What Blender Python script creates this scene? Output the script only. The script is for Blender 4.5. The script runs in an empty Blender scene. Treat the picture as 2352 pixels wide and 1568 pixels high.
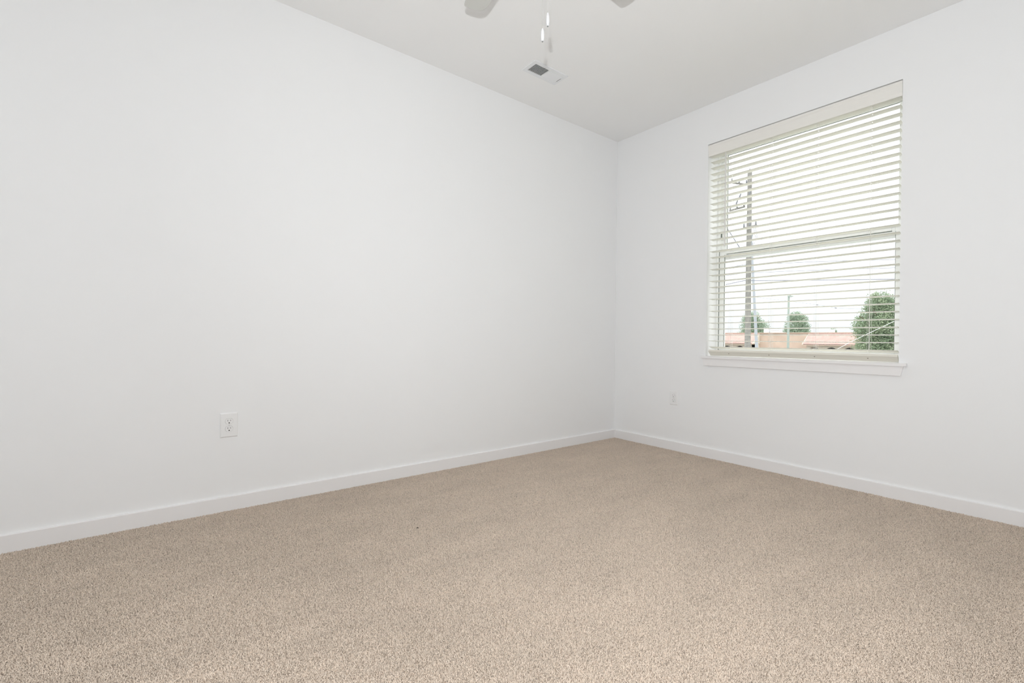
import bpy, bmesh, math, random
from mathutils import Vector, Matrix
import numpy as np

rnd = random.Random(7)
scene = bpy.context.scene
COL = scene.collection

# ---------------------------------------------------------------- camera
FPX = 1068.61
CAM = Vector((2.8168, -3.4294, 0.9080))
YAW, PITCH, ROLL = -0.906375, -0.006334, 0.009859
fwd = Vector((math.sin(YAW)*math.cos(PITCH), math.cos(YAW)*math.cos(PITCH), math.sin(PITCH)))
rgt = fwd.cross(Vector((0, 0, 1))).normalized(); upv = rgt.cross(fwd)
R_ = rgt*math.cos(ROLL) + upv*math.sin(ROLL)
U_ = -rgt*math.sin(ROLL) + upv*math.cos(ROLL)
cam_d = bpy.data.cameras.new('camera'); cam = bpy.data.objects.new('camera', cam_d); COL.objects.link(cam)
cam_d.sensor_width = 36.0; cam_d.lens = FPX/2352*36; cam_d.clip_start = 0.02; cam_d.clip_end = 500
cam.matrix_world = Matrix(((R_.x, U_.x, -fwd.x, CAM.x), (R_.y, U_.y, -fwd.y, CAM.y), (R_.z, U_.z, -fwd.z, CAM.z), (0, 0, 0, 1)))
scene.camera = cam

# ---------------------------------------------------------------- world: bright overcast sky
w = bpy.data.worlds.new('overcast_sky'); scene.world = w; w.use_nodes = True
nt = w.node_tree; nt.nodes.clear()
out = nt.nodes.new('ShaderNodeOutputWorld'); bg = nt.nodes.new('ShaderNodeBackground')
geo = nt.nodes.new('ShaderNodeTexCoord'); sep = nt.nodes.new('ShaderNodeSeparateXYZ')
mr = nt.nodes.new('ShaderNodeMapRange'); mr.inputs[1].default_value = 0; mr.inputs[2].default_value = 1
mr.inputs[3].default_value = 1.03; mr.inputs[4].default_value = 4.2
ramp = nt.nodes.new('ShaderNodeValToRGB')
ramp.color_ramp.elements[0].color = (0.93, 0.955, 1.0, 1); ramp.color_ramp.elements[1].color = (1, 1, 1, 1); ramp.color_ramp.elements[1].position = 0.30
nt.links.new(geo.outputs['Generated'], sep.inputs[0]); nt.links.new(sep.outputs['Z'], mr.inputs[0])
nt.links.new(sep.outputs['Z'], ramp.inputs[0]); nt.links.new(ramp.outputs[0], bg.inputs['Color'])
nt.links.new(mr.outputs[0], bg.inputs['Strength']); nt.links.new(bg.outputs[0], out.inputs[0])

# ---------------------------------------------------------------- the photographer's flash, on top of the camera (it throws the blade shadows on the ceiling)
def flash(name, energy, direction, size, blend):
    d = bpy.data.lights.new(name, 'SPOT'); o = bpy.data.objects.new(name, d); COL.objects.link(o)
    d.energy = energy; d.color = (0.965, 0.985, 1.0); d.shadow_soft_size = 0.016; d.spot_size = math.radians(size); d.spot_blend = blend
    o.location = CAM + Vector((0, 0, 0.22)) - R_*0.025; o.rotation_euler = Vector(direction).to_track_quat('-Z', 'Y').to_euler()
    return d
flash('camera_flash', 73, (-.70, .70, .36), 179, .22)                      # wide diffused part of the flash
flash('camera_flash_beam', 83, (-.38, .87, .26), 138, 1.0)               # its brighter beam

vs = scene.view_settings
vs.view_transform = 'Standard'; vs.look = 'None'; vs.gamma = 1.0; vs.exposure = 0.0; vs.use_curve_mapping = False
scene.cycles.max_bounces = 10; scene.cycles.diffuse_bounces = 7; scene.cycles.transparent_max_bounces = 12
scene.cycles.use_adaptive_sampling = True; scene.cycles.adaptive_threshold = 0.08; scene.cycles.adaptive_min_samples = 16
scene.cycles.caustics_reflective = False; scene.cycles.caustics_refractive = False
scene.cycles.sample_clamp_indirect = 6.0

# ---------------------------------------------------------------- helpers
def s2l(c):
    return tuple(((v/255)/12.92 if v/255 <= .04045 else ((v/255+.055)/1.055)**2.4) for v in c)

def mat(name, rgb, rough=0.6, spec=0.3, metal=0.0, noise=0.0, nscale=20, bump=0.0, bscale=200, rgb2=None, trans=0.0):
    m = bpy.data.materials.new(name); m.use_nodes = True
    n = m.node_tree.nodes; l = m.node_tree.links
    p = n['Principled BSDF']
    p.inputs['Base Color'].default_value = (*rgb, 1); p.inputs['Roughness'].default_value = rough
    p.inputs['Specular IOR Level'].default_value = spec; p.inputs['Metallic'].default_value = metal
    tc = n.new('ShaderNodeTexCoord')
    if noise or rgb2:
        t = n.new('ShaderNodeTexNoise'); t.inputs['Scale'].default_value = nscale; t.inputs['Detail'].default_value = 4
        l.new(tc.outputs['Object'], t.inputs['Vector'])
        r = n.new('ShaderNodeValToRGB'); l.new(t.outputs['Fac'], r.inputs[0])
        a = rgb2 if rgb2 else tuple(min(1, c*(1-noise)) for c in rgb)
        b = rgb if rgb2 else tuple(min(1, c*(1+noise)) for c in rgb)
        r.color_ramp.elements[0].position = .35; r.color_ramp.elements[1].position = .65
        r.color_ramp.elements[0].color = (*a, 1); r.color_ramp.elements[1].color = (*b, 1)
        l.new(r.outputs[0], p.inputs['Base Color'])
    if bump:
        t2 = n.new('ShaderNodeTexNoise'); t2.inputs['Scale'].default_value = bscale; t2.inputs['Detail'].default_value = 3
        l.new(tc.outputs['Object'], t2.inputs['Vector'])
        b_ = n.new('ShaderNodeBump'); b_.inputs['Strength'].default_value = bump; b_.inputs['Distance'].default_value = .002
        l.new(t2.outputs['Fac'], b_.inputs['Height']); l.new(b_.outputs[0], p.inputs['Normal'])
    if trans:
        tr = n.new('ShaderNodeBsdfTranslucent'); tr.inputs['Color'].default_value = (*rgb, 1)
        mx = n.new('ShaderNodeMixShader'); mx.inputs[0].default_value = trans
        l.new(p.outputs[0], mx.inputs[1]); l.new(tr.outputs[0], mx.inputs[2]); l.new(mx.outputs[0], n['Material Output'].inputs[0])
    return m

class MB:
    """collects shapes into one mesh"""
    def __init__(s): s.v = []; s.f = []
    def add(s, vs_, fs):
        o = len(s.v); s.v += [tuple(p) for p in vs_]; s.f += [tuple(i+o for i in f) for f in fs]; return s
    def box(s, a, b):
        x0, y0, z0 = a; x1, y1, z1 = b
        return s.add([(x0,y0,z0),(x1,y0,z0),(x1,y1,z0),(x0,y1,z0),(x0,y0,z1),(x1,y0,z1),(x1,y1,z1),(x0,y1,z1)],
                     [(3,2,1,0),(4,5,6,7),(0,1,5,4),(1,2,6,5),(2,3,7,6),(3,0,4,7)])
    def prism(s, poly, axis, a, b):
        """polygon (2-D) extruded along axis from a to b; axis 0: poly=(y,z); 1: (x,z); 2: (x,y)"""
        def P(q, t):
            return (t, q[0], q[1]) if axis == 0 else (q[0], t, q[1]) if axis == 1 else (q[0], q[1], t)
        n = len(poly)
        return s.add([P(q, a) for q in poly]+[P(q, b) for q in poly],
                     [tuple(range(n))[::-1], tuple(range(n, 2*n))]+[(i, (i+1) % n, n+(i+1) % n, n+i) for i in range(n)])
    def tube(s, pts, r, seg=8, cap=True):
        pts = [Vector(p) for p in pts]; n = len(pts)
        rs = r if isinstance(r, (list, tuple)) else [r]*n
        ring = []
        for i, p in enumerate(pts):
            d = (pts[min(i+1, n-1)]-pts[max(i-1, 0)]).normalized()
            a = d.cross(Vector((0, 0, 1)) if abs(d.z) < .9 else Vector((1, 0, 0))).normalized(); b = d.cross(a)
            ring += [p+(a*math.cos(2*math.pi*k/seg)+b*math.sin(2*math.pi*k/seg))*rs[i] for k in range(seg)]
        fs = [(i*seg+k, i*seg+(k+1) % seg, (i+1)*seg+(k+1) % seg, (i+1)*seg+k) for i in range(n-1) for k in range(seg)]
        if cap: fs += [tuple(range(seg))[::-1], tuple((n-1)*seg+k for k in range(seg))]
        return s.add(ring, fs)
    def lathe(s, prof, c=(0, 0, 0), seg=32):
        c = Vector(c); n = len(prof); vs_ = []
        for r, z in prof: vs_ += [c+Vector((r*math.cos(2*math.pi*k/seg), r*math.sin(2*math.pi*k/seg), z)) for k in range(seg)]
        fs = [(i*seg+k, i*seg+(k+1) % seg, (i+1)*seg+(k+1) % seg, (i+1)*seg+k) for i in range(n-1) for k in range(seg)]
        fs += [tuple(range(seg))[::-1], tuple((n-1)*seg+k for k in range(seg))]
        return s.add(vs_, fs)
    def build(s, name, m, parent=None, smooth=False, bevel=0.0, bseg=2, loc=None):
        me = bpy.data.meshes.new(name); me.from_pydata(s.v, [], s.f)
        bm = bmesh.new(); bm.from_mesh(me); bmesh.ops.recalc_face_normals(bm, faces=bm.faces); bm.to_mesh(me); bm.free()
        me.update(); me.materials.append(m)
        o = bpy.data.objects.new(name, me); COL.objects.link(o)
        if smooth:
            me.polygons.foreach_set('use_smooth', [True]*len(me.polygons))
            try: me.set_sharp_from_angle(angle=math.radians(40))
            except Exception: pass
        if bevel:
            b = o.modifiers.new('bevel', 'BEVEL'); b.width = bevel; b.segments = bseg; b.limit_method = 'ANGLE'
        if loc is not None: o.location = loc
        if parent is not None:
            o.parent = parent
            if loc is None: o.matrix_parent_inverse = Matrix.Translation(parent.location).inverted()
        return o

def thing(name, label, cat, loc=(0, 0, 0), group=None, kind=None):
    o = bpy.data.objects.new(name, None); COL.objects.link(o); o.location = loc; o.empty_display_size = .1
    return tag(o, label, cat, group, kind)
def tag(o, label, cat, group=None, kind=None):
    o['label'] = label; o['category'] = cat
    if group: o['group'] = group
    if kind: o['kind'] = kind
    return o
def at(px, py, Y):
    """point on the vertical plane y = Y seen at this place of the photograph"""
    d = fwd + R_*((px-1176)/FPX) + U_*((784-py)/FPX)
    return CAM + d*((Y-CAM.y)/d.y)

# ---------------------------------------------------------------- materials
M_wall = mat('wall_paint', (0.87, 0.875, 0.88), .75, .2, bump=.03, bscale=350)
M_ceil = mat('ceiling_paint', (0.905, 0.905, 0.90), .85, .15, bump=.04, bscale=300)
M_trim = mat('trim_paint', (0.86, 0.85, 0.85), .38, .4)
M_plate = mat('outlet_plastic', (0.86, 0.86, 0.86), .35, .4)
M_dark = mat('dark_slot', (0.02, 0.02, 0.02), .8, .1)
M_screw = mat('screw_steel', (0.7, 0.7, 0.68), .35, .5)
M_vinyl = mat('window_vinyl', (0.88, 0.89, 0.88), .4, .4)
M_gasket = mat('gasket_rubber', (0.20, 0.22, 0.20), .7, .2)
M_slat = mat('blind_slat', (0.89, 0.885, 0.84), .5, .3, trans=.34)
M_rail = mat('blind_rail', (0.80, 0.775, 0.70), .5, .3)
M_val = mat('blind_valance', (0.84, 0.825, 0.785), .5, .3)
M_cord = mat('blind_cord', (0.84, 0.83, 0.80), .8, .1)
M_wand = mat('wand_plastic', (0.75, 0.74, 0.72), .3, .5)
M_vent = mat('vent_enamel', (0.83, 0.84, 0.85), .4, .4)
M_duct = mat('duct_dark', (0.085, 0.09, 0.09), .8, .2)
M_fan = mat('fan_white', (0.78, 0.78, 0.74), .4, .4)
M_blade = mat('fan_blade', (0.60, 0.605, 0.575), .5, .3)
M_opal = mat('opal_glass', (0.88, 0.87, 0.84), .25, .5)
M_pend = mat('pendant_enamel', (0.62, 0.62, 0.63), .25, .5)
M_chain = mat('chain_metal', (0.50, 0.50, 0.48), .4, .5, metal=.3)
M_fleck = mat('lint_dark', (0.02, 0.016, 0.012), .9, .1)

def glass_mat():
    m = bpy.data.materials.new('window_glass'); m.use_nodes = True
    n = m.node_tree.nodes; l = m.node_tree.links; n.clear()
    o = n.new('ShaderNodeOutputMaterial'); t = n.new('ShaderNodeBsdfTransparent'); g = n.new('ShaderNodeBsdfGlossy')
    t.inputs[0].default_value = (.985, .995, .99, 1); g.inputs['Roughness'].default_value = .02
    lw = n.new('ShaderNodeLayerWeight'); lw.inputs['Blend'].default_value = .5
    pw = n.new('ShaderNodeMath'); pw.operation = 'POWER'; pw.inputs[1].default_value = 5; l.new(lw.outputs['Facing'], pw.inputs[0])
    ma = n.new('ShaderNodeMath'); ma.operation = 'MULTIPLY_ADD'; ma.inputs[1].default_value = .6; ma.inputs[2].default_value = .02; l.new(pw.outputs[0], ma.inputs[0])
    mx = n.new('ShaderNodeMixShader'); l.new(ma.outputs[0], mx.inputs[0]); l.new(t.outputs[0], mx.inputs[1]); l.new(g.outputs[0], mx.inputs[2]); l.new(mx.outputs[0], o.inputs[0])
    return m
M_glass = glass_mat()

def carpet_mat():
    m = bpy.data.materials.new('carpet_yarn'); m.use_nodes = True
    n = m.node_tree.nodes; l = m.node_tree.links; p = n['Principled BSDF']
    p.inputs['Roughness'].default_value = .95; p.inputs['Specular IOR Level'].default_value = .05
    p.inputs['Sheen Weight'].default_value = .35; p.inputs['Sheen Roughness'].default_value = .5; p.inputs['Sheen Tint'].default_value = (1, .92, .83, 1)
    g = n.new('ShaderNodeNewGeometry')
    t = n.new('ShaderNodeTexNoise'); t.inputs['Scale'].default_value = 190; t.inputs['Detail'].default_value = 2
    t2 = n.new('ShaderNodeTexNoise'); t2.inputs['Scale'].default_value = 6.5; t2.inputs['Detail'].default_value = 6; t2.inputs['Roughness'].default_value = .65
    l.new(g.outputs['Position'], t.inputs['Vector'])
    mp = n.new('ShaderNodeMapping'); mp.inputs['Scale'].default_value = (1.0, .35, 1); mp.inputs['Rotation'].default_value = (0, 0, .5)
    l.new(g.outputs['Position'], mp.inputs['Vector']); l.new(mp.outputs[0], t2.inputs['Vector'])
    r = n.new('ShaderNodeValToRGB'); l.new(t.outputs['Fac'], r.inputs[0])
    e = r.color_ramp.elements
    e[0].position = .33; e[0].color = (*CARPET_LO, 1); e[1].position = .50; e[1].color = (*CARPET_HI, 1)
    mr_ = n.new('ShaderNodeMapRange'); mr_.inputs[1].default_value = .3; mr_.inputs[2].default_value = .7; mr_.inputs[3].default_value = .93; mr_.inputs[4].default_value = 1.06  # broad vacuum-mark shading of the pile lay, put into the yarn colour
    l.new(t2.outputs['Fac'], mr_.inputs[0])
    mx = n.new('ShaderNodeVectorMath'); mx.operation = 'SCALE'; l.new(r.outputs[0], mx.inputs[0]); l.new(mr_.outputs[0], mx.inputs['Scale'])
    l.new(mx.outputs[0], p.inputs['Base Color'])
    return m
CARPET_LO = (0.45, 0.37, 0.30); CARPET_HI = (0.84, 0.715, 0.60)
M_carpet = carpet_mat()
M_back = mat('carpet_backing', (0.55, 0.45, 0.36), .95, .05)

# ---------------------------------------------------------------- the room
RX, RY, H, TH = 3.04, -4.56, 2.74, 0.20
OX0, OX1, OZ0, OZ1 = 0.892, 2.0765, 0.770, 2.430      # window opening

fl_o = MB().box((-.1, RY-.1, -.12), (RX+.1, TH, -.0075)).build('floor', M_back)
tag(fl_o, 'bedroom floor under the beige carpet', 'floor', kind='structure')
tag(MB().box((-.1, RY-.1, H), (RX+.1, TH, H+.12)).build('ceiling', M_ceil), 'plain white flat ceiling', 'ceiling', kind='structure')
tag(MB().box((-.12, RY-.12, -.12), (0, TH, H)).build('wall_left', M_wall), 'long plain white wall on the left with one outlet', 'wall', kind='structure')
m = MB(); m.box((0, 0, -.12), (OX0, TH, H)); m.box((OX1, 0, -.12), (RX, TH, H)); m.box((OX0, 0, -.12), (OX1, TH, OZ0)); m.box((OX0, 0, OZ1), (OX1, TH, H))
tag(m.build('wall_right', M_wall), 'white wall on the right holding the window', 'wall', kind='structure')
tag(MB().box((RX, RY-.12, -.12), (RX+.12, TH, H)).build('wall_near', M_wall), 'white wall beside the camera', 'wall', kind='structure')
tag(MB().box((0, RY-.12, -.12), (RX, RY, H)).build('wall_back', M_wall), 'white wall behind the camera', 'wall', kind='structure')

def baseboard(name, label, prof_axis, pos, sgn, a, b):
    h, t = .0725, .0135
    prof = [(0, -.0075), (t, -.0075), (t, h-.002), (t-.002, h), (0, h)]
    prof = [(pos+sgn*q[0], q[1]) for q in prof]
    o = MB().prism(prof, prof_axis, a, b).build(name, M_trim)
    return tag(o, label, 'baseboard', kind='structure')
baseboard('baseboard_left', 'low white baseboard along the left wall', 1, 0, 1, RY, 0)
baseboard('baseboard_right', 'low white baseboard along the window wall', 0, 0, -1, .0135, RX)
baseboard('baseboard_near', 'low white baseboard beside the camera', 1, RX, -1, RY, -.0135)
baseboard('baseboard_back', 'low white baseboard behind the camera', 0, RY, 1, .0135, RX-.0135)

# carpet pile: one patch of cut-pile tufts, repeated over the floor by geometry nodes
def carpet():
    rs = np.random.RandomState(3); S = .38; n = 112
    g = (np.arange(n)+.5)/n*S - S/2
    X, Y = np.meshgrid(g, g); X = X.ravel()+rs.uniform(-.0016, .0016, n*n); Y = Y.ravel()+rs.uniform(-.0016, .0016, n*n)
    N = n*n
    th = rs.uniform(0, 2*np.pi, N); lean = rs.uniform(.10, .95, N); L = rs.uniform(.0060, .0098, N)
    kink = rs.uniform(0, .6, N); th2 = th+rs.uniform(-1.2, 1.2, N)
    p0 = np.stack([X, Y, np.full(N, -.0080)], 1)
    d1 = np.stack([np.cos(th)*np.sin(lean*.6), np.sin(th)*np.sin(lean*.6), np.cos(lean*.6)], 1)
    l2 = np.clip(lean+kink, 0, 1.35)
    d2 = np.stack([np.cos(th2)*np.sin(l2), np.sin(th2)*np.sin(l2), np.cos(l2)], 1)
    p1 = p0+d1*(L*.55)[:, None]; p2 = p1+d2*(L*.5)[:, None]
    ra = rs.uniform(.0013, .0019, N)
    V = np.zeros((N, 10, 3)); tw = rs.uniform(0, 6.28, N)
    for j, (p, r, dz) in enumerate(((p0, ra*.9, 0), (p1, ra*1.15, .5), (p2, ra*.9, 1.0))):
        for k in range(3):
            a = tw+k*2.0944+dz
            V[:, j*3+k] = p+np.stack([np.cos(a)*r, np.sin(a)*r, np.zeros(N)], 1)
    V[:, 9] = p2+d2*(ra*.8)[:, None]
    F = []
    for j in range(2):
        for k in range(3):
            a, b = j*3+k, j*3+(k+1) % 3; c, d = a+3, b+3
            F += [(a, b, d), (a, d, c)]
    for k in range(3): F.append((6+k, 6+(k+1) % 3, 9))
    F = np.array(F); T = len(F)
    FF = (F[None]+(np.arange(N)*10)[:, None, None]).reshape(-1)
    me = bpy.data.meshes.new('carpet_pile')
    me.vertices.add(N*10); me.vertices.foreach_set('co', V.reshape(-1))
    me.loops.add(len(FF)); me.loops.foreach_set('vertex_index', FF.astype(np.int32))
    me.polygons.add(N*T); me.polygons.foreach_set('loop_start', np.arange(0, N*T*3, 3, dtype=np.int32)); me.polygons.foreach_set('loop_total', np.full(N*T, 3, dtype=np.int32))
    me.polygons.foreach_set('use_smooth', np.ones(N*T, dtype=bool))
    me.update(calc_edges=True); me.materials.append(M_carpet)
    o = bpy.data.objects.new('carpet_pile', me); COL.objects.link(o); o.location = (RX/2, RY/2, 0)
    ng = bpy.data.node_groups.new('carpet_patches', 'GeometryNodeTree')
    ng.interface.new_socket('Geometry', in_out='INPUT', socket_type='NodeSocketGeometry')
    ng.interface.new_socket('Geometry', in_out='OUTPUT', socket_type='NodeSocketGeometry')
    N_ = ng.nodes; Lk = ng.links
    gi = N_.new('NodeGroupInput'); go = N_.new('NodeGroupOutput')
    gr = N_.new('GeometryNodeMeshGrid')
    nx, ny = int(round(RX/S)), int(round(-RY/S))
    gr.inputs['Size X'].default_value = (nx-1)*S; gr.inputs['Size Y'].default_value = (ny-1)*S
    gr.inputs['Vertices X'].default_value = nx; gr.inputs['Vertices Y'].default_value = ny
    ip = N_.new('GeometryNodeInstanceOnPoints')
    ri = N_.new('FunctionNodeRandomValue'); ri.data_type = 'INT'; ri.inputs[4].default_value = 0; ri.inputs[5].default_value = 3
    mu = N_.new('ShaderNodeMath'); mu.operation = 'MULTIPLY'; mu.inputs[1].default_value = math.pi/2
    cx = N_.new('ShaderNodeCombineXYZ')
    Lk.new(gr.outputs['Mesh'], ip.inputs['Points']); Lk.new(gi.outputs[0], ip.inputs['Instance'])
    Lk.new(ri.outputs[2], mu.inputs[0]); Lk.new(mu.outputs[0], cx.inputs['Z']); Lk.new(cx.outputs[0], ip.inputs['Rotation'])
    Lk.new(ip.outputs[0], go.inputs[0])
    md = o.modifiers.new('patches', 'NODES'); md.node_group = ng
    tag(o, 'beige cut-pile carpet covering the whole floor', 'carpet', kind='stuff')
carpet()

# ---------------------------------------------------------------- window (single hung, vinyl) set deep in the opening
win = thing('window_1', 'white vinyl single-hung window behind the open blind', 'window', (1.484, .16, OZ0), kind='structure')
WY = .150                                              # inner face of the frame
f0, f1, fz0, fz1 = OX0, OX1, .775, OZ1
m = MB(); fw = .0155
m.box((f0, WY, fz0), (f0+fw, WY+.075, fz1)); m.box((f1-fw, WY, fz0), (f1, WY+.075, fz1))
m.box((f0+fw, WY, fz1-fw), (f1-fw, WY+.075, fz1)); m.box((f0+fw, WY, fz0), (f1-fw, WY+.075, fz0+.03))
m.build('window_frame', M_vinyl, win, bevel=.0015)
def sash(name, x0, x1, z0, z1, y0, y1, st, top, bot, bead):
    m = MB()
    m.box((x0, y0, z0), (x0+st, y1, z1)); m.box((x1-st, y0, z0), (x1, y1, z1))
    m.box((x0+st, y0, z1-top), (x1-st, y1, z1)); m.box((x0+st, y0, z0), (x1-st, y1, z0+bot))
    s = m.build(name, M_vinyl, win, bevel=.0015)
    yg = (y0+y1)/2+.003; g = .0022
    m = MB()                                           # dark glazing gasket round the pane
    yk = yg if bead else y0+.005
    m.box((x0+st, yk-.003, z0+bot), (x0+st+g, yk+.003, z1-top)); m.box((x1-st-g, yk-.003, z0+bot), (x1-st, yk+.003, z1-top))
    if bead: m.box((x0+st+g, yk-.003, z1-top-g), (x1-st-g, yk+.003, z1-top)); m.box((x0+st+g, yk-.003, z0+bot), (x1-st-g, yk+.003, z0+bot+g))
    gk = m.build('gasket', M_gasket, s); gk['kind'] = 'stuff'
    MB().box((x0+st-.004, yg-.0015, z0+bot-.004), (x1-st+.004, yg+.0015, z1-top+.004)).build('pane', M_glass, s)
    return s
ls = sash('lower_sash', f0+fw+.002, f1-fw-.002, fz0+.028, 1.624, WY+.008, WY+.036, .0395, .038, .045, False)
m = MB().prism([(WY+.010, 1.587), (WY+.030, 1.549), (WY+.036, 1.549), (WY+.036, 1.587)], 0, f0+.050, f1-.050); m.build('lift_rail_underside', M_vinyl, ls)
for xg in (f0+fw, f1-fw-.002): MB().box((xg, WY+.004, fz0+.03), (xg+.002, WY+.034, 1.62)).build('sash_gap', M_gasket, ls)
m = MB(); m.box((f0+.075, WY-.006, 1.590), (f1-.075, WY+.008, 1.624)); m.build('lift_rail', M_vinyl, ls, bevel=.002)
m = MB(); m.box((f0+.075, WY+.0055, 1.5855), (f1-.075, WY+.0085, 1.590)); m.build('lift_groove_shade', M_gasket, ls)  # dark strip painted in for the shade under the lip
sash('upper_sash', f0+fw-.002, f1-fw+.002, 1.578, fz1-fw+.002, WY+.040, WY+.066, .040, .034, .04, True)
q = at(1657.4, 542, WY-.004)
MB().box((q.x-.005, WY-.010, q.z-.019), (q.x+.005, WY+.001, q.z+.019)).build('tilt_latch', M_gasket, win, bevel=.003)

# stool and apron under the window
sill = thing('trim_1', 'white painted window stool and apron under the blind', 'window sill', (1.484, 0, .713), kind='structure')
m = MB(); m.box((OX0, -.001, OZ0), (OX1, WY+.002, .788)); m.box((.866, -.027, OZ0), (2.1155, 0, .788))
m.build('stool', M_trim, sill)
MB().add([(.871, -.015, .770), (2.1005, -.015, .770), (2.0885, -.015, .713), (.883, -.015, .713),
          (.871, 0, .770), (2.1005, 0, .770), (2.0885, 0, .713), (.883, 0, .713)],
         [(0, 1, 2, 3), (4, 5, 6, 7), (0, 1, 5, 4), (1, 2, 6, 5), (2, 3, 7, 6), (3, 0, 4, 7)]).build('apron', M_trim, sill, bevel=.0015)

# ---------------------------------------------------------------- blind
blind = thing('window_blind', 'cream two-inch slatted blind lowered and open in the window', 'blind', (1.486, .037, .788))
BX0, BX1 = .906, 2.066
LAD = [1.066, 1.354, 1.638, 1.925]
YF, YB = .012, .062
def slat_mesh():
    w2, t = .025, .0028; hy, hx = .0075, .0032
    xs = [BX0]; 
    for c in LAD: xs += [c-hx, c+hx]
    xs += [BX1]; ys = [-w2, -.012, -hy, hy, .012, w2]
    crown = lambda y: .0016*(1-(y/w2)**2)
    nx, ny = len(xs), len(ys); v = []; f = []
    for k in (0, 1):
        for x in xs:
            for y in ys: v.append((x-(BX0+BX1)/2, y, crown(y)+(t/2 if k else -t/2)))
    I = lambda i, j, k: k*nx*ny+i*ny+j
    solid = lambda i, j: 0 <= i < nx-1 and 0 <= j < ny-1 and not (i % 2 == 1 and j == 2)
    for i in range(nx-1):
        for j in range(ny-1):
            if not solid(i, j): continue
            f.append((I(i, j, 1), I(i+1, j, 1), I(i+1, j+1, 1), I(i, j+1, 1))); f.append((I(i, j, 0), I(i, j+1, 0), I(i+1, j+1, 0), I(i+1, j, 0)))
            if not solid(i-1, j): f.append((I(i, j, 0), I(i, j, 1), I(i, j+1, 1), I(i, j+1, 0)))
            if not solid(i+1, j): f.append((I(i+1, j, 0), I(i+1, j+1, 0), I(i+1, j+1, 1), I(i+1, j, 1)))
            if not solid(i, j-1): f.append((I(i, j, 0), I(i+1, j, 0), I(i+1, j, 1), I(i, j, 1)))
            if not solid(i, j+1): f.append((I(i, j+1, 0), I(i, j+1, 1), I(i+1, j+1, 1), I(i+1, j+1, 0)))
    return MB().add(v, f)
cxb = (BX0+BX1)/2; yc = (YF+YB)/2
first = slat_mesh().build('slat', M_slat, blind, loc=(0, 0, 0))
PITCHZ, Z0 = .04615, .9048
for i in range(32):
    s = first if i == 0 else first.copy()
    if i: COL.objects.link(s); s.parent = blind
    s.location = (cxb-blind.location.x, yc-blind.location.y, Z0+i*PITCHZ-blind.location.z)
    s.rotation_euler = (math.radians(-3.0), 0, 0)
s = first.copy(); COL.objects.link(s); s.parent = blind
s.location = (cxb-blind.location.x, yc+.004-blind.location.y, .8535-blind.location.z); s.rotation_euler = (math.radians(-16), 0, 0)
# head rail and valance
MB().box((BX0, .022, 2.372), (BX1, .075, 2.422)).build('headrail', M_val, blind, bevel=.002)
va = [(-.010, 2.4185), (-.0115, 2.405), (-.008, 2.395), (-.006, 2.372), (-.005, 2.352), (-.003, 2.344), (-.001, 2.334), (.006, 2.334), (.008, 2.4185)]
va_o = MB().prism(va, 0, .8965, 2.0757).build('valance', M_val, blind)
for xa, xb in ((.8970, .903), (2.0690, 2.0750)): MB().box((xa, .009, 2.337), (xb, .060, 2.418)).build('valance_return', M_val, blind)
# bottom rail, tipped so that its underside faces the room
d = Vector((0, .735, -.677)); u_ = Vector((0, .677, .735)); b0 = Vector((0, .000, .8245))
P = [b0, b0+d*.049, b0+d*.049+u_*.018, b0+u_*.018]
rail = MB().prism([(q.y, q.z) for q in P], 0, BX0+.004, BX1+.004).build('bottom_rail', M_rail, blind, bevel=.002)
for lx in LAD:
    c = b0+d*.022; c.x = lx
    nrm = -u_
    m = MB(); m.tube([c-nrm*.002, c+nrm*.0012], [.0042, .0034], 10); m.build('rail_plug', mat('plug_brown', (.30, .26, .21), .6, .2) if lx == LAD[0] else bpy.data.materials['plug_brown'], rail)
for lx in LAD:
    m = MB()
    for dx, yy in ((-.004, YF-.001), (.004, YF-.001), (-.004, YB+.001), (.004, YB+.001)):
        m.tube([(lx+dx, yy, .845), (lx+dx, yy, 2.385)], .0007, 5)
    lad = m.build('ladder_cord', M_cord, blind)
    m = MB(); m.tube([(lx, yc, .838), (lx, yc, 2.385)], .0009, 6); m.build('lift_cord', M_cord, lad)
q = at(1664.2, 563, .004)
wd = MB().tube([(q.x, .004, q.z), (q.x, .004, q.z+.012), (q.x, .005, 2.33)], [.0052, .0042, .0042], 6).build('tilt_wand', M_wand, blind)
MB().lathe([(.003, 0), (.006, .002), (.006, .018), (.0045, .024)], (q.x, .004, q.z-.006), 8).build('wand_tip', M_wand, wd)

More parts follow.
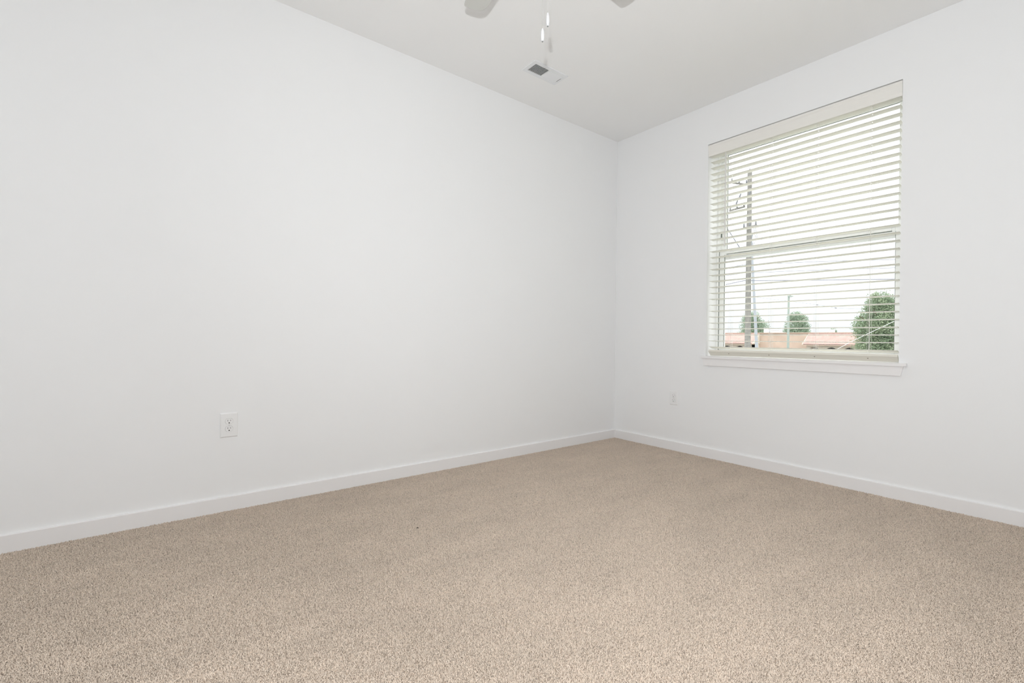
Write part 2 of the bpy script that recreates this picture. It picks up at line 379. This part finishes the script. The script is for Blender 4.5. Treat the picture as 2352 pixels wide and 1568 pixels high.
# ---------------------------------------------------------------- electrical outlets
def outlet(label, loc, rotz, w_, h_):
    t = thing('electrical_outlet', label, 'outlet', loc, 'duplex outlets')
    t.rotation_euler = (0, 0, rotz)
    a, b, e = w_/2, h_/2, .0045
    pl = MB().add([(-a, 0, -b), (a, 0, -b), (a, 0, b), (-a, 0, b), (-a, -.0025, -b), (a, -.0025, -b), (a, -.0025, b), (-a, -.0025, b),
              (-a+e, -.0065, -b+e), (a-e, -.0065, -b+e), (a-e, -.0065, b-e), (-a+e, -.0065, b-e)],
             [(0, 1, 5, 4), (1, 2, 6, 5), (2, 3, 7, 6), (3, 0, 4, 7), (4, 5, 9, 8), (5, 6, 10, 9), (6, 7, 11, 10), (7, 4, 8, 11), (8, 9, 10, 11), (3, 2, 1, 0)])
    p = pl.build('cover_plate', M_plate, t, loc=(0, 0, 0), bevel=.001)
    for s_ in (1, -1):
        cz = .0195*s_
        pts = []
        for k in range(48):
            an = 2*math.pi*k/48; x = .0172*math.cos(an); z = .0172*math.sin(an); pts.append((x, max(-.0142, min(.0142, z))+cz))
        r = MB().prism(pts, 1, -.0088, -.004).build('receptacle', M_plate, t, loc=(0, 0, 0))
        rim = []
        for k in range(48):
            an = 2*math.pi*k/48; rim.append((.0179*math.cos(an), max(-.0149, min(.0149, .0179*math.sin(an)))+cz))
        MB().prism(rim, 1, -.00665, -.0055).build('receptacle_gap', bpy.data.materials.get('gap_grey') or mat('gap_grey', (.32, .32, .31), .8, .1), r, loc=(0, 0, 0))
        for x0, hh in ((-.0064, .0040), (.0064, .0033)):
            MB().box((x0-.0009, -.0090, cz+.0042-hh), (x0+.0009, -.0070, cz+.0042+hh)).build('slot', M_dark, r, loc=(0, 0, 0))
        g = [(.0030*math.cos(q_), cz-.0078+.0030*math.sin(q_)) for q_ in [math.pi*k/8-math.pi for k in range(9)]]+[(.0030, cz-.0058), (-.0030, cz-.0058)]
        MB().prism(g, 1, -.0090, -.0070).build('ground_hole', M_dark, r, loc=(0, 0, 0))
    MB().tube([(0, -.0062, 0), (0, -.0075, 0)], [.0032, .0026], 12).build('screw', M_screw, t, loc=(0, 0, 0))
    return t
outlet('large duplex outlet with white cover plate on the left wall', (0, -3.0935, .4435), math.radians(90), .080, .127)
outlet('small-looking duplex outlet under the window near the room corner', (.618, 0, .4305), 0, .075, .115)

# ---------------------------------------------------------------- ceiling vent
vent = thing('ceiling_vent', 'white two-way metal air register on the ceiling', 'vent', (.4155, -1.281, H))
VX0, VX1, VY0, VY1 = .3450, .4860, -1.4315, -1.1305
ox0, ox1, oy0, oy1 = .3715, .4595, -1.405, -1.150
m = MB(); zt, zb = H, H-.006
for a, b in (((VX0, VY0), (VX1, oy0)), ((VX0, oy1), (VX1, VY1)), ((VX0, oy0), (ox0, oy1)), ((ox1, oy0), (VX1, oy1))):
    m.box((a[0], a[1], zb), (b[0], b[1], zt))
ym = -1.2795
m.box((ox0, ym-.003, zb), (ox1, ym+.003, zt-.0005))
m.build('vent_frame', M_vent, vent)
MB().box((ox0, oy0, H-.0008), (ox1, oy1, H-.0002)).build('duct_shade', M_duct, vent)  # flat dark sheet standing in for the shaded duct behind the louvers
nL = 13
for k in range(nL):
    y = oy0+(k+.5)/nL*(ym-.003-oy0)
    MB().add([(ox0, y+.0038, H-.0012), (ox1, y+.0038, H-.0012), (ox1, y-.0005, H-.0068), (ox0, y-.0005, H-.0068),
              (ox0, y+.0020, H-.0012), (ox1, y+.0020, H-.0012), (ox1, y-.0034, H-.0068), (ox0, y-.0034, H-.0068)],
             [(0, 1, 2, 3), (7, 6, 5, 4), (0, 4, 5, 1), (1, 5, 6, 2), (2, 6, 7, 3), (3, 7, 4, 0)]).build('louver', M_vent, vent)
for k in range(nL):
    y = ym+.003+(k+.5)/nL*(oy1-.004-ym-.003)
    MB().add([(ox0, y-.0055, H-.0012), (ox1, y-.0055, H-.0012), (ox1, y+.0055, H-.0058), (ox0, y+.0055, H-.0058),
              (ox0, y-.0055, H-.0020), (ox1, y-.0055, H-.0020), (ox1, y+.0055, H-.0068), (ox0, y+.0055, H-.0068)],
             [(0, 1, 2, 3), (7, 6, 5, 4), (0, 4, 5, 1), (1, 5, 6, 2), (2, 6, 7, 3), (3, 7, 4, 0)]).build('louver', M_vent, vent)
MB().box((.392, -1.1545, H-.0069), (.436, -1.1515, H-.0058)).build('damper_slot', M_duct, vent)

# ---------------------------------------------------------------- ceiling fan
HX, HY = 1.553, -2.322
fan = thing('ceiling_fan', 'white ceiling fan with two pull chains near the top edge', 'ceiling fan', (HX, HY, H))
L_ = lambda z: H+z
MB().lathe([(.03, -.075), (.06, -.06), (.068, -.03), (.068, 0)], (HX, HY, H), 32).build('canopy', M_fan, fan, smooth=True)
MB().tube([(HX, HY, H-.07), (HX, HY, H-.19)], .013, 16).build('downrod', M_fan, fan, smooth=True)
MB().lathe([(.055, -.315), (.085, -.30), (.115, -.27), (.12, -.235), (.10, -.195), (.05, -.18), (.02, -.178)], (HX, HY, H), 40).build('motor_housing', M_fan, fan, smooth=True)
lk = MB().lathe([(.045, -.36), (.062, -.355), (.066, -.32), (.055, -.312)], (HX, HY, H), 32).build('light_fitter', M_fan, fan, smooth=True)
MB().lathe([(.004, -.448), (.04, -.444), (.075, -.427), (.092, -.398), (.086, -.37), (.06, -.357)], (HX, HY, H), 40).build('glass_bowl', M_opal, lk, smooth=True)
def blade(ang):
    pts = [(.185, -.042), (.27, -.048), (.37, -.048), (.466, -.047), (.522, -.048), (.556, -.047), (.575, -.045), (.592, -.0405),
           (.604, -.030), (.611, -.017), (.617, 0), (.6205, .018), (.6215, .040), (.619, .0485), (.610, .0525), (.583, .057), (.546, .061),
           (.42, .066), (.30, .064), (.185, .050)]                        # one corner of the tip well rounded, the other nearly square
    th = .006
    mb = MB().prism(pts, 2, -th/2, th/2)
    R = Matrix.Translation((HX, HY, H-.268)) @ Matrix.Rotation(math.radians(ang), 4, 'Z') @ Matrix.Rotation(math.radians(4), 4, 'X')
    mb.v = [tuple(R @ Vector(p)) for p in mb.v]
    b = mb.build('blade', M_blade, fan, bevel=.0015)
    mi = MB().box((.09, -.018, -.010), (.20, .018, -.004)); mi.box((.185, -.042, -.010), (.255, .042, -.0035))
    mi.v = [tuple(R @ Vector(p)) for p in mi.v]
    mi.build('blade_iron', M_fan, b, bevel=.002)
for k in range(5): blade(97.8+72*k)
def chain(px, pyb, pyt, dist):
    d_ = fwd + R_*((px-1176)/FPX) + U_*((784-pyb)/FPX); pb = CAM+d_*(dist/math.hypot(d_.x, d_.y))
    d_ = fwd + R_*((px-1176)/FPX) + U_*((784-pyt)/FPX); ptop = CAM+d_*(dist/math.hypot(d_.x, d_.y))
    z0, z1 = pb.z, ptop.z; x, y = pb.x, pb.y; hgt = z1-z0
    m = MB(); m.tube([(x, y, z1-.004), (x, y, H-.33)], .0006, 6)
    zz = z1
    c = m.build('pull_chain', M_chain, fan)
    pr = [(.0030, 0), (.0050, .03), (.0064, .22), (.0068, .45), (.0062, .70), (.0046, .90), (.0028, 1.0)]
    p_ = MB().lathe([(r, z0+f*hgt) for r, f in pr], (x, y, 0), 20).build('pull_pendant', M_pend, c, smooth=True)
    MB().lathe([(.0022, z0-.0022), (.0026, z0+.001)], (x, y, 0), 12).build('pendant_end', M_gasket, c)
chain(1246, 95, 66, 1.655); chain(1258, 60, 30, 1.705)

# lint on the carpet
d_ = fwd + R_*((959-1176)/FPX) + U_*((784-1213)/FPX); q = CAM+d_*((0-CAM.z)/d_.z)
tag(MB().tube([(q.x-.004, q.y-.003, .000), (q.x, q.y, .005), (q.x+.003, q.y+.005, .001)], [.0012, .002, .0008], 6).build('lint_fleck', M_fleck), 'tiny dark fleck of lint lying on the beige carpet', 'lint')

# ================================================================= outside
GZ = -3.0
M_bounce_ground = mat('pale_bounce_ground', (.42, .42, .38), .95, .1, noise=.3, nscale=.6)  # ground tone raised pale to bounce skylight up onto the blind
M_asph = mat('asphalt', (.20, .20, .20), .9, .1, noise=.12, nscale=2)
M_pole = mat('weathered_wood', (.255, .25, .235), .9, .1, noise=.15, nscale=6)
M_steel = mat('pale_steel', (.40, .43, .47), .5, .3)
M_green = mat('lamp_green_grey', (.36, .42, .38), .6, .3)
M_ins = mat('insulator_grey', (.20, .21, .23), .4, .4)
M_wire = mat('wire_grey', (.26, .27, .32), .7, .2)
M_wire2 = mat('wire_pale', (.80, .82, .84), .6, .2)
M_bark = mat('bark', (.16, .13, .10), .9, .1)
def leafmat(name, a, b):
    m = mat(name, a, .7, .15, rgb2=b, nscale=2.2, trans=.3); return m
M_leaf1 = leafmat('leaf_green', (.36, .43, .29), (.22, .31, .20))
M_leaf2 = leafmat('leaf_far', (.37, .45, .34), (.26, .35, .26))
M_stucco = mat('cream_stucco', (.72, .66, .56), .9, .1, noise=.04, nscale=3)
M_peach = mat('peach_stucco', (.57, .445, .36), .9, .1, noise=.08, nscale=1.2)
M_tile = mat('terracotta_tile', (.49, .345, .31), .85, .1, rgb2=(.43, .29, .26), nscale=2.5)
M_coping = mat('coping', (.55, .42, .34), .8, .1)
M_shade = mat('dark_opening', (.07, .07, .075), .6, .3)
M_hvac = mat('hvac_metal', (.55, .57, .60), .5, .3)

tag(MB().box((-120, .6, GZ-.3), (70, 140, GZ)).build('ground', M_bounce_ground), 'pale open ground far below outside the window', 'ground', kind='structure')
tag(MB().box((-100, 30, GZ), (60, 44, GZ+.03)).build('road', M_asph), 'grey asphalt road in front of the tiled building', 'road', kind='structure')

# utility pole
PY = 24.0
pb, pt_ = at(1716.5, 800, PY), at(1709, 399, PY); pb.z = GZ; pb.x = at(1717, 800, PY).x
pole = thing('utility_pole', 'tall weathered wooden utility pole with crossarms and insulators', 'utility pole', (pb.x, PY, GZ))
pt_.x = pb.x
MB().tube([(pb.x, PY, GZ), (pb.x, PY, .9), (pb.x, PY, 5.5), (pb.x, PY, pt_.z)], [.185, .165, .145, .12], 14).build('shaft', M_pole, pole, smooth=True)
def ins(p, r=.055, h=.22):
    return MB().lathe([(r*.4, 0), (r, .02), (r*.6, .06), (r*1.05, .09), (r*.55, .13), (r*.8, .16), (r*.3, h)], p, 10)
ins((pb.x, PY, pt_.z)).build('insulator', M_ins, pole)
def crossarm(px0, py0, px1, py1, n, yy0, yy1):
    a, b = at(px0, py0, PY+yy0), at(px1, py1, PY+yy1)
    o = MB().tube([a, b], .055, 4).build('crossarm', M_pole, pole)
    for k in range(n):
        t = .06+.88*k/max(1, n-1); c = a.lerp(b, t)
        ins((c.x, c.y, c.z+.05)).build('insulator', M_ins, o)
    return o
crossarm(1679, 419, 1717, 424, 3, -.3, .2)
crossarm(1675, 484, 1711, 474, 3, -.3, .2)
crossarm(1707, 524, 1738, 517, 3, -.2, -.5)
for px, py in ((1720, 444), (1697, 452), (1690, 466)):
    c = at(px, py, PY-.25)
    MB().tube([(c.x, c.y, c.z-.16), (c.x+.05, c.y, c.z), (c.x+.12, c.y, c.z+.16)], [.03, .045, .03], 8).build('fuse_cutout', M_ins, pole)
for px in (1731, 1735):
    a, c = at(px, 521, PY-.45), at(px+4, 545, PY-.45)
    MB().tube([a, (a.x+.05, a.y, (a.z+c.z)/2), c, (c.x-.12, c.y, c.z-.25), (pb.x+.15, PY, c.z-.5)], .012, 5).build('drop_lead', M_wire, pole)

# slim pale steel pole beside it
a, b = at(1738, 800, PY+1.5), at(1725.5, 548, PY+1.5)
dz = (GZ-a.z)/(b.z-a.z); foot = a.lerp(b, dz)
sp = thing('steel_pole', 'slim pale steel pole leaning beside the wooden utility pole', 'pole', (foot.x, foot.y, GZ))
MB().tube([foot, a, b], [.10, .088, .06], 12).build('shaft', M_steel, sp, smooth=True)
MB().tube([b, (b.x+.12, b.y-.1, b.z+.22), (b.x+.35, b.y-.1, b.z+.30)], [.05, .04, .035], 8).build('bracket', M_steel, sp)

# street lamp
LY = 40.0
a = at(1810, 800, LY); b = at(1804.5, 680, LY)
lp = thing('street_lamp', 'grey-green street lamp post with short arm between two far trees', 'street lamp', (a.x, LY, GZ))
MB().tube([(a.x, LY, GZ), (a.x, LY, b.z)], [.12, .075], 10).build('post', M_green, lp, smooth=True)
c = at(1816, 681, LY)
MB().tube([(a.x, LY, b.z-.05), (a.x+.15, LY, b.z+.06), (c.x-.1, LY, c.z+.08)], .04, 8).build('arm', M_green, lp)
MB().prism([(c.x-.2, c.z+.10), (c.x+.18, c.z+.06), (c.x+.20, c.z), (c.x-.05, c.z-.03), (c.x-.2, c.z+.02)], 1, LY-.12, LY+.12).build('lamp_head', M_green, lp)

# overhead wires
def wire(label, pts, r=.016, m_=M_wire, sag=0.0, parent_parts=None):
    P = [at(px, py, Y) for px, py, Y in pts]; Q = []
    for i in range(len(P)-1):
        for k in range(8):
            t = k/8; p = P[i].lerp(P[i+1], t); p = Vector(p); p.z -= sag*4*t*(1-t); Q.append(p)
    Q.append(P[-1])
    return tag(MB().tube(Q, r, 5).build('overhead_wire', m_), label, 'wire', 'overhead wires')
wire('thin dark wire, uppermost of the three near-level wires crossing the lower sash', [(1640, 620, 21), (1708, 608, PY), (1850, 601.8, 25), (1944, 598.6, 25.5), (2130, 594, 26)], .013)
wire('thin dark wire, middle of the three near-level wires crossing the lower sash', [(1640, 637, 21), (1708, 627, PY), (1850, 621, 25), (1960, 617.5, 25.5), (2130, 612.5, 26)], .012)
wire('thickest dark wire, lowest of the three near-level wires crossing the lower sash', [(1640, 659, 21), (1708, 644.5, PY), (1800, 643.8, 25), (1950, 642, 25.5), (2130, 640, 26)], .021)
wire('faint wire climbing right from the pole top across the upper sash, the higher one', [(1710, 424, PY), (1774, 405, 22), (1899, 368, 18.5), (1990, 345, 16)], .006)
wire('faint wire climbing right from the pole top across the upper sash, the lower one', [(1717, 440, PY), (1774, 427, 22), (1899, 384, 18.5), (1990, 362, 16)], .006)
wire('dark guy wire slanting down to the wooden pole from the upper left', [(1707, 581, PY), (1671, 525.5, 22.5), (1640, 478, 21)], .026)
wire('pale guy wire slanting in front of the big green tree', [(1780, 877, 16), (1962, 781, 16), (2053, 738, 16), (2120, 706, 16)], .007, M_wire2)
sw = wire('faint drooping wire with two dark sleeves above the tiled roofs', [(1716, 680, PY-.15), (1800, 690, 28), (1877, 699.5, 30), (1919.6, 707, 30), (2130, 716, 30)], .006)
for px, py in ((1877, 699.8), (1919.6, 707)):
    c = at(px, py, 30); MB().tube([(c.x-.055, c.y, c.z+.01), (c.x, c.y, c.z), (c.x+.055, c.y, c.z-.01)], [.02, .035, .02], 6).build('splice_sleeve', M_ins, sw)

# trees
def tree(label, cxp, Y, topy, boty, wpx, N, leaf, m_, seed, lumps=9, grp='trees outside the window'):
    rs = np.random.RandomState(seed)
    top, bot = at(cxp, topy, Y), at(cxp, boty, Y)
    wid = (at(cxp+wpx/2, 760, Y)-at(cxp-wpx/2, 760, Y)).length*.95
    hgt = top.z-bot.z; cz = (top.z+bot.z)/2; cx_ = top.x
    t = thing('tree', label, 'tree', (cx_, Y, GZ), grp)
    m = MB(); m.tube([(cx_, Y, GZ), (cx_+.05, Y, cz-hgt*.3), (cx_-.05, Y, cz+hgt*.2)], [.22, .17, .07], 8)
    tr_ = m.build('trunk', M_bark, t, smooth=True)
    for k in range(6):
        a = k*1.05+rs.rand(); m = MB(); m.tube([(cx_, Y, cz-hgt*.3+k*.08*hgt), (cx_+math.cos(a)*wid*.2, Y+math.sin(a)*wid*.2, cz-hgt*.1+k*.07*hgt), (cx_+math.cos(a)*wid*.36, Y+math.sin(a)*wid*.36, cz+k*.06*hgt)], [.07, .045, .02], 5)
        m.build('branch', M_bark, t)
    cs = []
    for k in range(lumps):
        a = rs.rand()*6.283; el = rs.uniform(-.8, .9); rr = .62*math.sqrt(1-el*el*.8)
        rr *= 1-.32*max(0, el); cs.append((cx_+math.cos(a)*wid*.5*rr*.75, Y+math.sin(a)*wid*.5*rr*.75, cz+el*hgt*.33, wid*rs.uniform(.14, .24)*(1-.25*max(0, el)), hgt*rs.uniform(.13, .20)))
    cs.append((cx_, Y, cz, wid*.34, hgt*.36)); cs.append((cx_, Y, cz-hgt*.2, wid*.36, hgt*.28)); cs.append((cx_, Y, top.z-hgt*.2, wid*.2, hgt*.19))
    V = []; F = []
    wts = np.array([c[3]**2*c[4] for c in cs]); wts = wts**.7; wts /= wts.sum()
    idx = rs.choice(len(cs), N, p=wts)
    for i in idx:
        c = cs[i]; v = rs.normal(size=3); v /= np.linalg.norm(v); r = rs.rand()**.28 * (1+.16*rs.normal()*.6)
        p = Vector((c[0]+v[0]*c[3]*r, c[1]+v[1]*c[3]*r, c[2]+v[2]*c[4]*r))
        a = Vector(rs.normal(size=3)).normalized(); b = a.cross(Vector(rs.normal(size=3))).normalized(); l = leaf*rs.uniform(.6, 1.3)
        nn = a.cross(b)*l*.15
        o = len(V); V += [p-a*l, p-b*l*.42+nn, p+a*l, p+b*l*.42+nn]; F += [(o, o+1, o+2), (o, o+2, o+3)]
    me = bpy.data.meshes.new('foliage'); me.from_pydata([tuple(x) for x in V], [], F); me.materials.append(m_); me.update()
    f = bpy.data.objects.new('foliage', me); COL.objects.link(f); f.parent = t; f.matrix_parent_inverse = Matrix.Translation(t.location).inverted(); f['kind'] = 'stuff'
    return t
tree('big leafy green tree filling the right corner of the lower sash', 2025, 26, 668, 850, 190, 42000, .055, M_leaf1, 5, 16)
tree('smaller far tree behind the wooden utility pole', 1729, 75, 712, 792, 84, 11000, .115, M_leaf2, 11)
tree('smaller far tree behind the grey-green street lamp', 1830, 75, 713, 792, 84, 11000, .115, M_leaf2, 23)
tree('low dark far treetop just left of the big tree', 1914, 80, 752, 800, 44, 3500, .11, M_leaf2, 31, 5)

# tiled-roof shop building
BY = 46.0
E0 = CAM.z
X = lambda px: at(px, 780, BY).x
zt_ = E0+.86; ze = E0-.27
shop = thing('shop_building', 'low shop building with terracotta tile roofs, cream arches and peach wall', 'building', (X(1790), BY+3, GZ))
xl0, xl1, xm1, xr1 = X(1600), X(1731), X(1846), X(2320)
MB().box((xl1-.05, BY+1.3, GZ), (xm1+.05, BY+2.0, zt_-.04)).build('peach_wall', M_peach, shop)
MB().box((xl0, BY+2.0, GZ), (xr1, BY+9, zt_-.10)).build('rear_block', M_stucco, shop)
MB().box((xl0, BY+1.2, zt_-.06), (xr1, BY+2.2, zt_+.02)).build('coping', M_coping, shop)
def arcade(x0, x1, centers):
    m = MB(); zs = E0-.53-.62; r = .62; ztop = ze+.03
    edges = []
    for c in centers:
        n = 14; arch = [(c-r*math.cos(math.pi*k/n), zs+r*math.sin(math.pi*k/n)) for k in range(n+1)]
        for k in range(n):
            a, b = arch[k], arch[k+1]
            m.prism([a, b, (b[0], ztop), (a[0], ztop)], 1, BY+.25, BY+.55)
        edges.append((c-r, c+r))
    prev = x0
    for a, b in edges+[(x1, x1)]:
        if a > prev: m.box((prev, BY+.25, GZ), (a, BY+.55, ztop))
        prev = b
    m.build('arcade_wall', M_stucco, shop)
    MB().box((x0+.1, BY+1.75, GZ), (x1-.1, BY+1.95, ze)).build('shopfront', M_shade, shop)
def tiles(x0, x1):
    ya, za, yb, zb = BY-.35, ze, BY+1.35, zt_-.03      # eave to ridge
    n = int((x1-x0)/.115); V = []; F = []
    for i in range(n*4+1):
        x = x0+(x1-x0)*i/(n*4); h = .035*abs(math.sin(math.pi*i/4))
        for j in range(7):
            t = j/6; V.append((x, ya+(yb-ya)*t, za+(zb-za)*t+h+(.02 if j % 2 else 0)))
    for i in range(n*4):
        for j in range(6): o = i*7+j; F.append((o, o+7, o+8, o+1))
    o = MB().add(V, F).build('tile_roof', M_tile, shop); o['kind'] = 'stuff'
    MB().prism([(ya+.02, za-.02), (ya+.02, za-.10), (BY+.55, za-.10), (BY+.55, za-.02)], 0, x0, x1).build('eave', M_coping, shop)
    for s_ in (x0+.02, x1-.02):
        MB().prism([(ya, za-.02), (BY+1.35, za-.02), (yb, zb)], 0, s_-.06, s_+.06).build('gable_end', M_stucco, shop)
cl = [X(1696)-1.36*k for k in range(5)][::-1]
cr = [X(1867)+1.42*k for k in range(16)]
arcade(xl0, xl1, [c for c in cl if c-.7 > xl0]); tiles(xl0, xl1)
arcade(xm1+.45, xr1, [c for c in cr if c+.7 < xr1]); tiles(xm1, xr1)
MB().box((xl1-.3, BY+.25, GZ), (xl1, BY+1.4, ze+.03)).build('end_wall', M_stucco, shop)
for label, px0, px1, h, y in (('grey rooftop air unit above the peach wall, left of the lamp post', 1754, 1766, .52, 4), ('low flat rooftop unit above the peach wall beside the lamp post', 1769, 1789, .26, 3.5), ('small rooftop unit at the left foot of the big tree', 1903, 1911, .30, 4)):
    a, b = at(px0, 765, BY+y), at(px1, 765, BY+y); zb_ = zt_-.10
    u = thing('rooftop_unit', label, 'air unit', ((a.x+b.x)/2, BY+y+.4, zb_), 'rooftop units')
    MB().box((a.x, BY+y, zb_), (b.x, BY+y+.9, zb_+h+.12)).build('casing', M_hvac, u, bevel=.02)
    MB().box((a.x-.03, BY+y-.03, zb_+h+.12), (b.x+.03, BY+y+.93, zb_+h+.17)).build('lid', M_hvac, u)
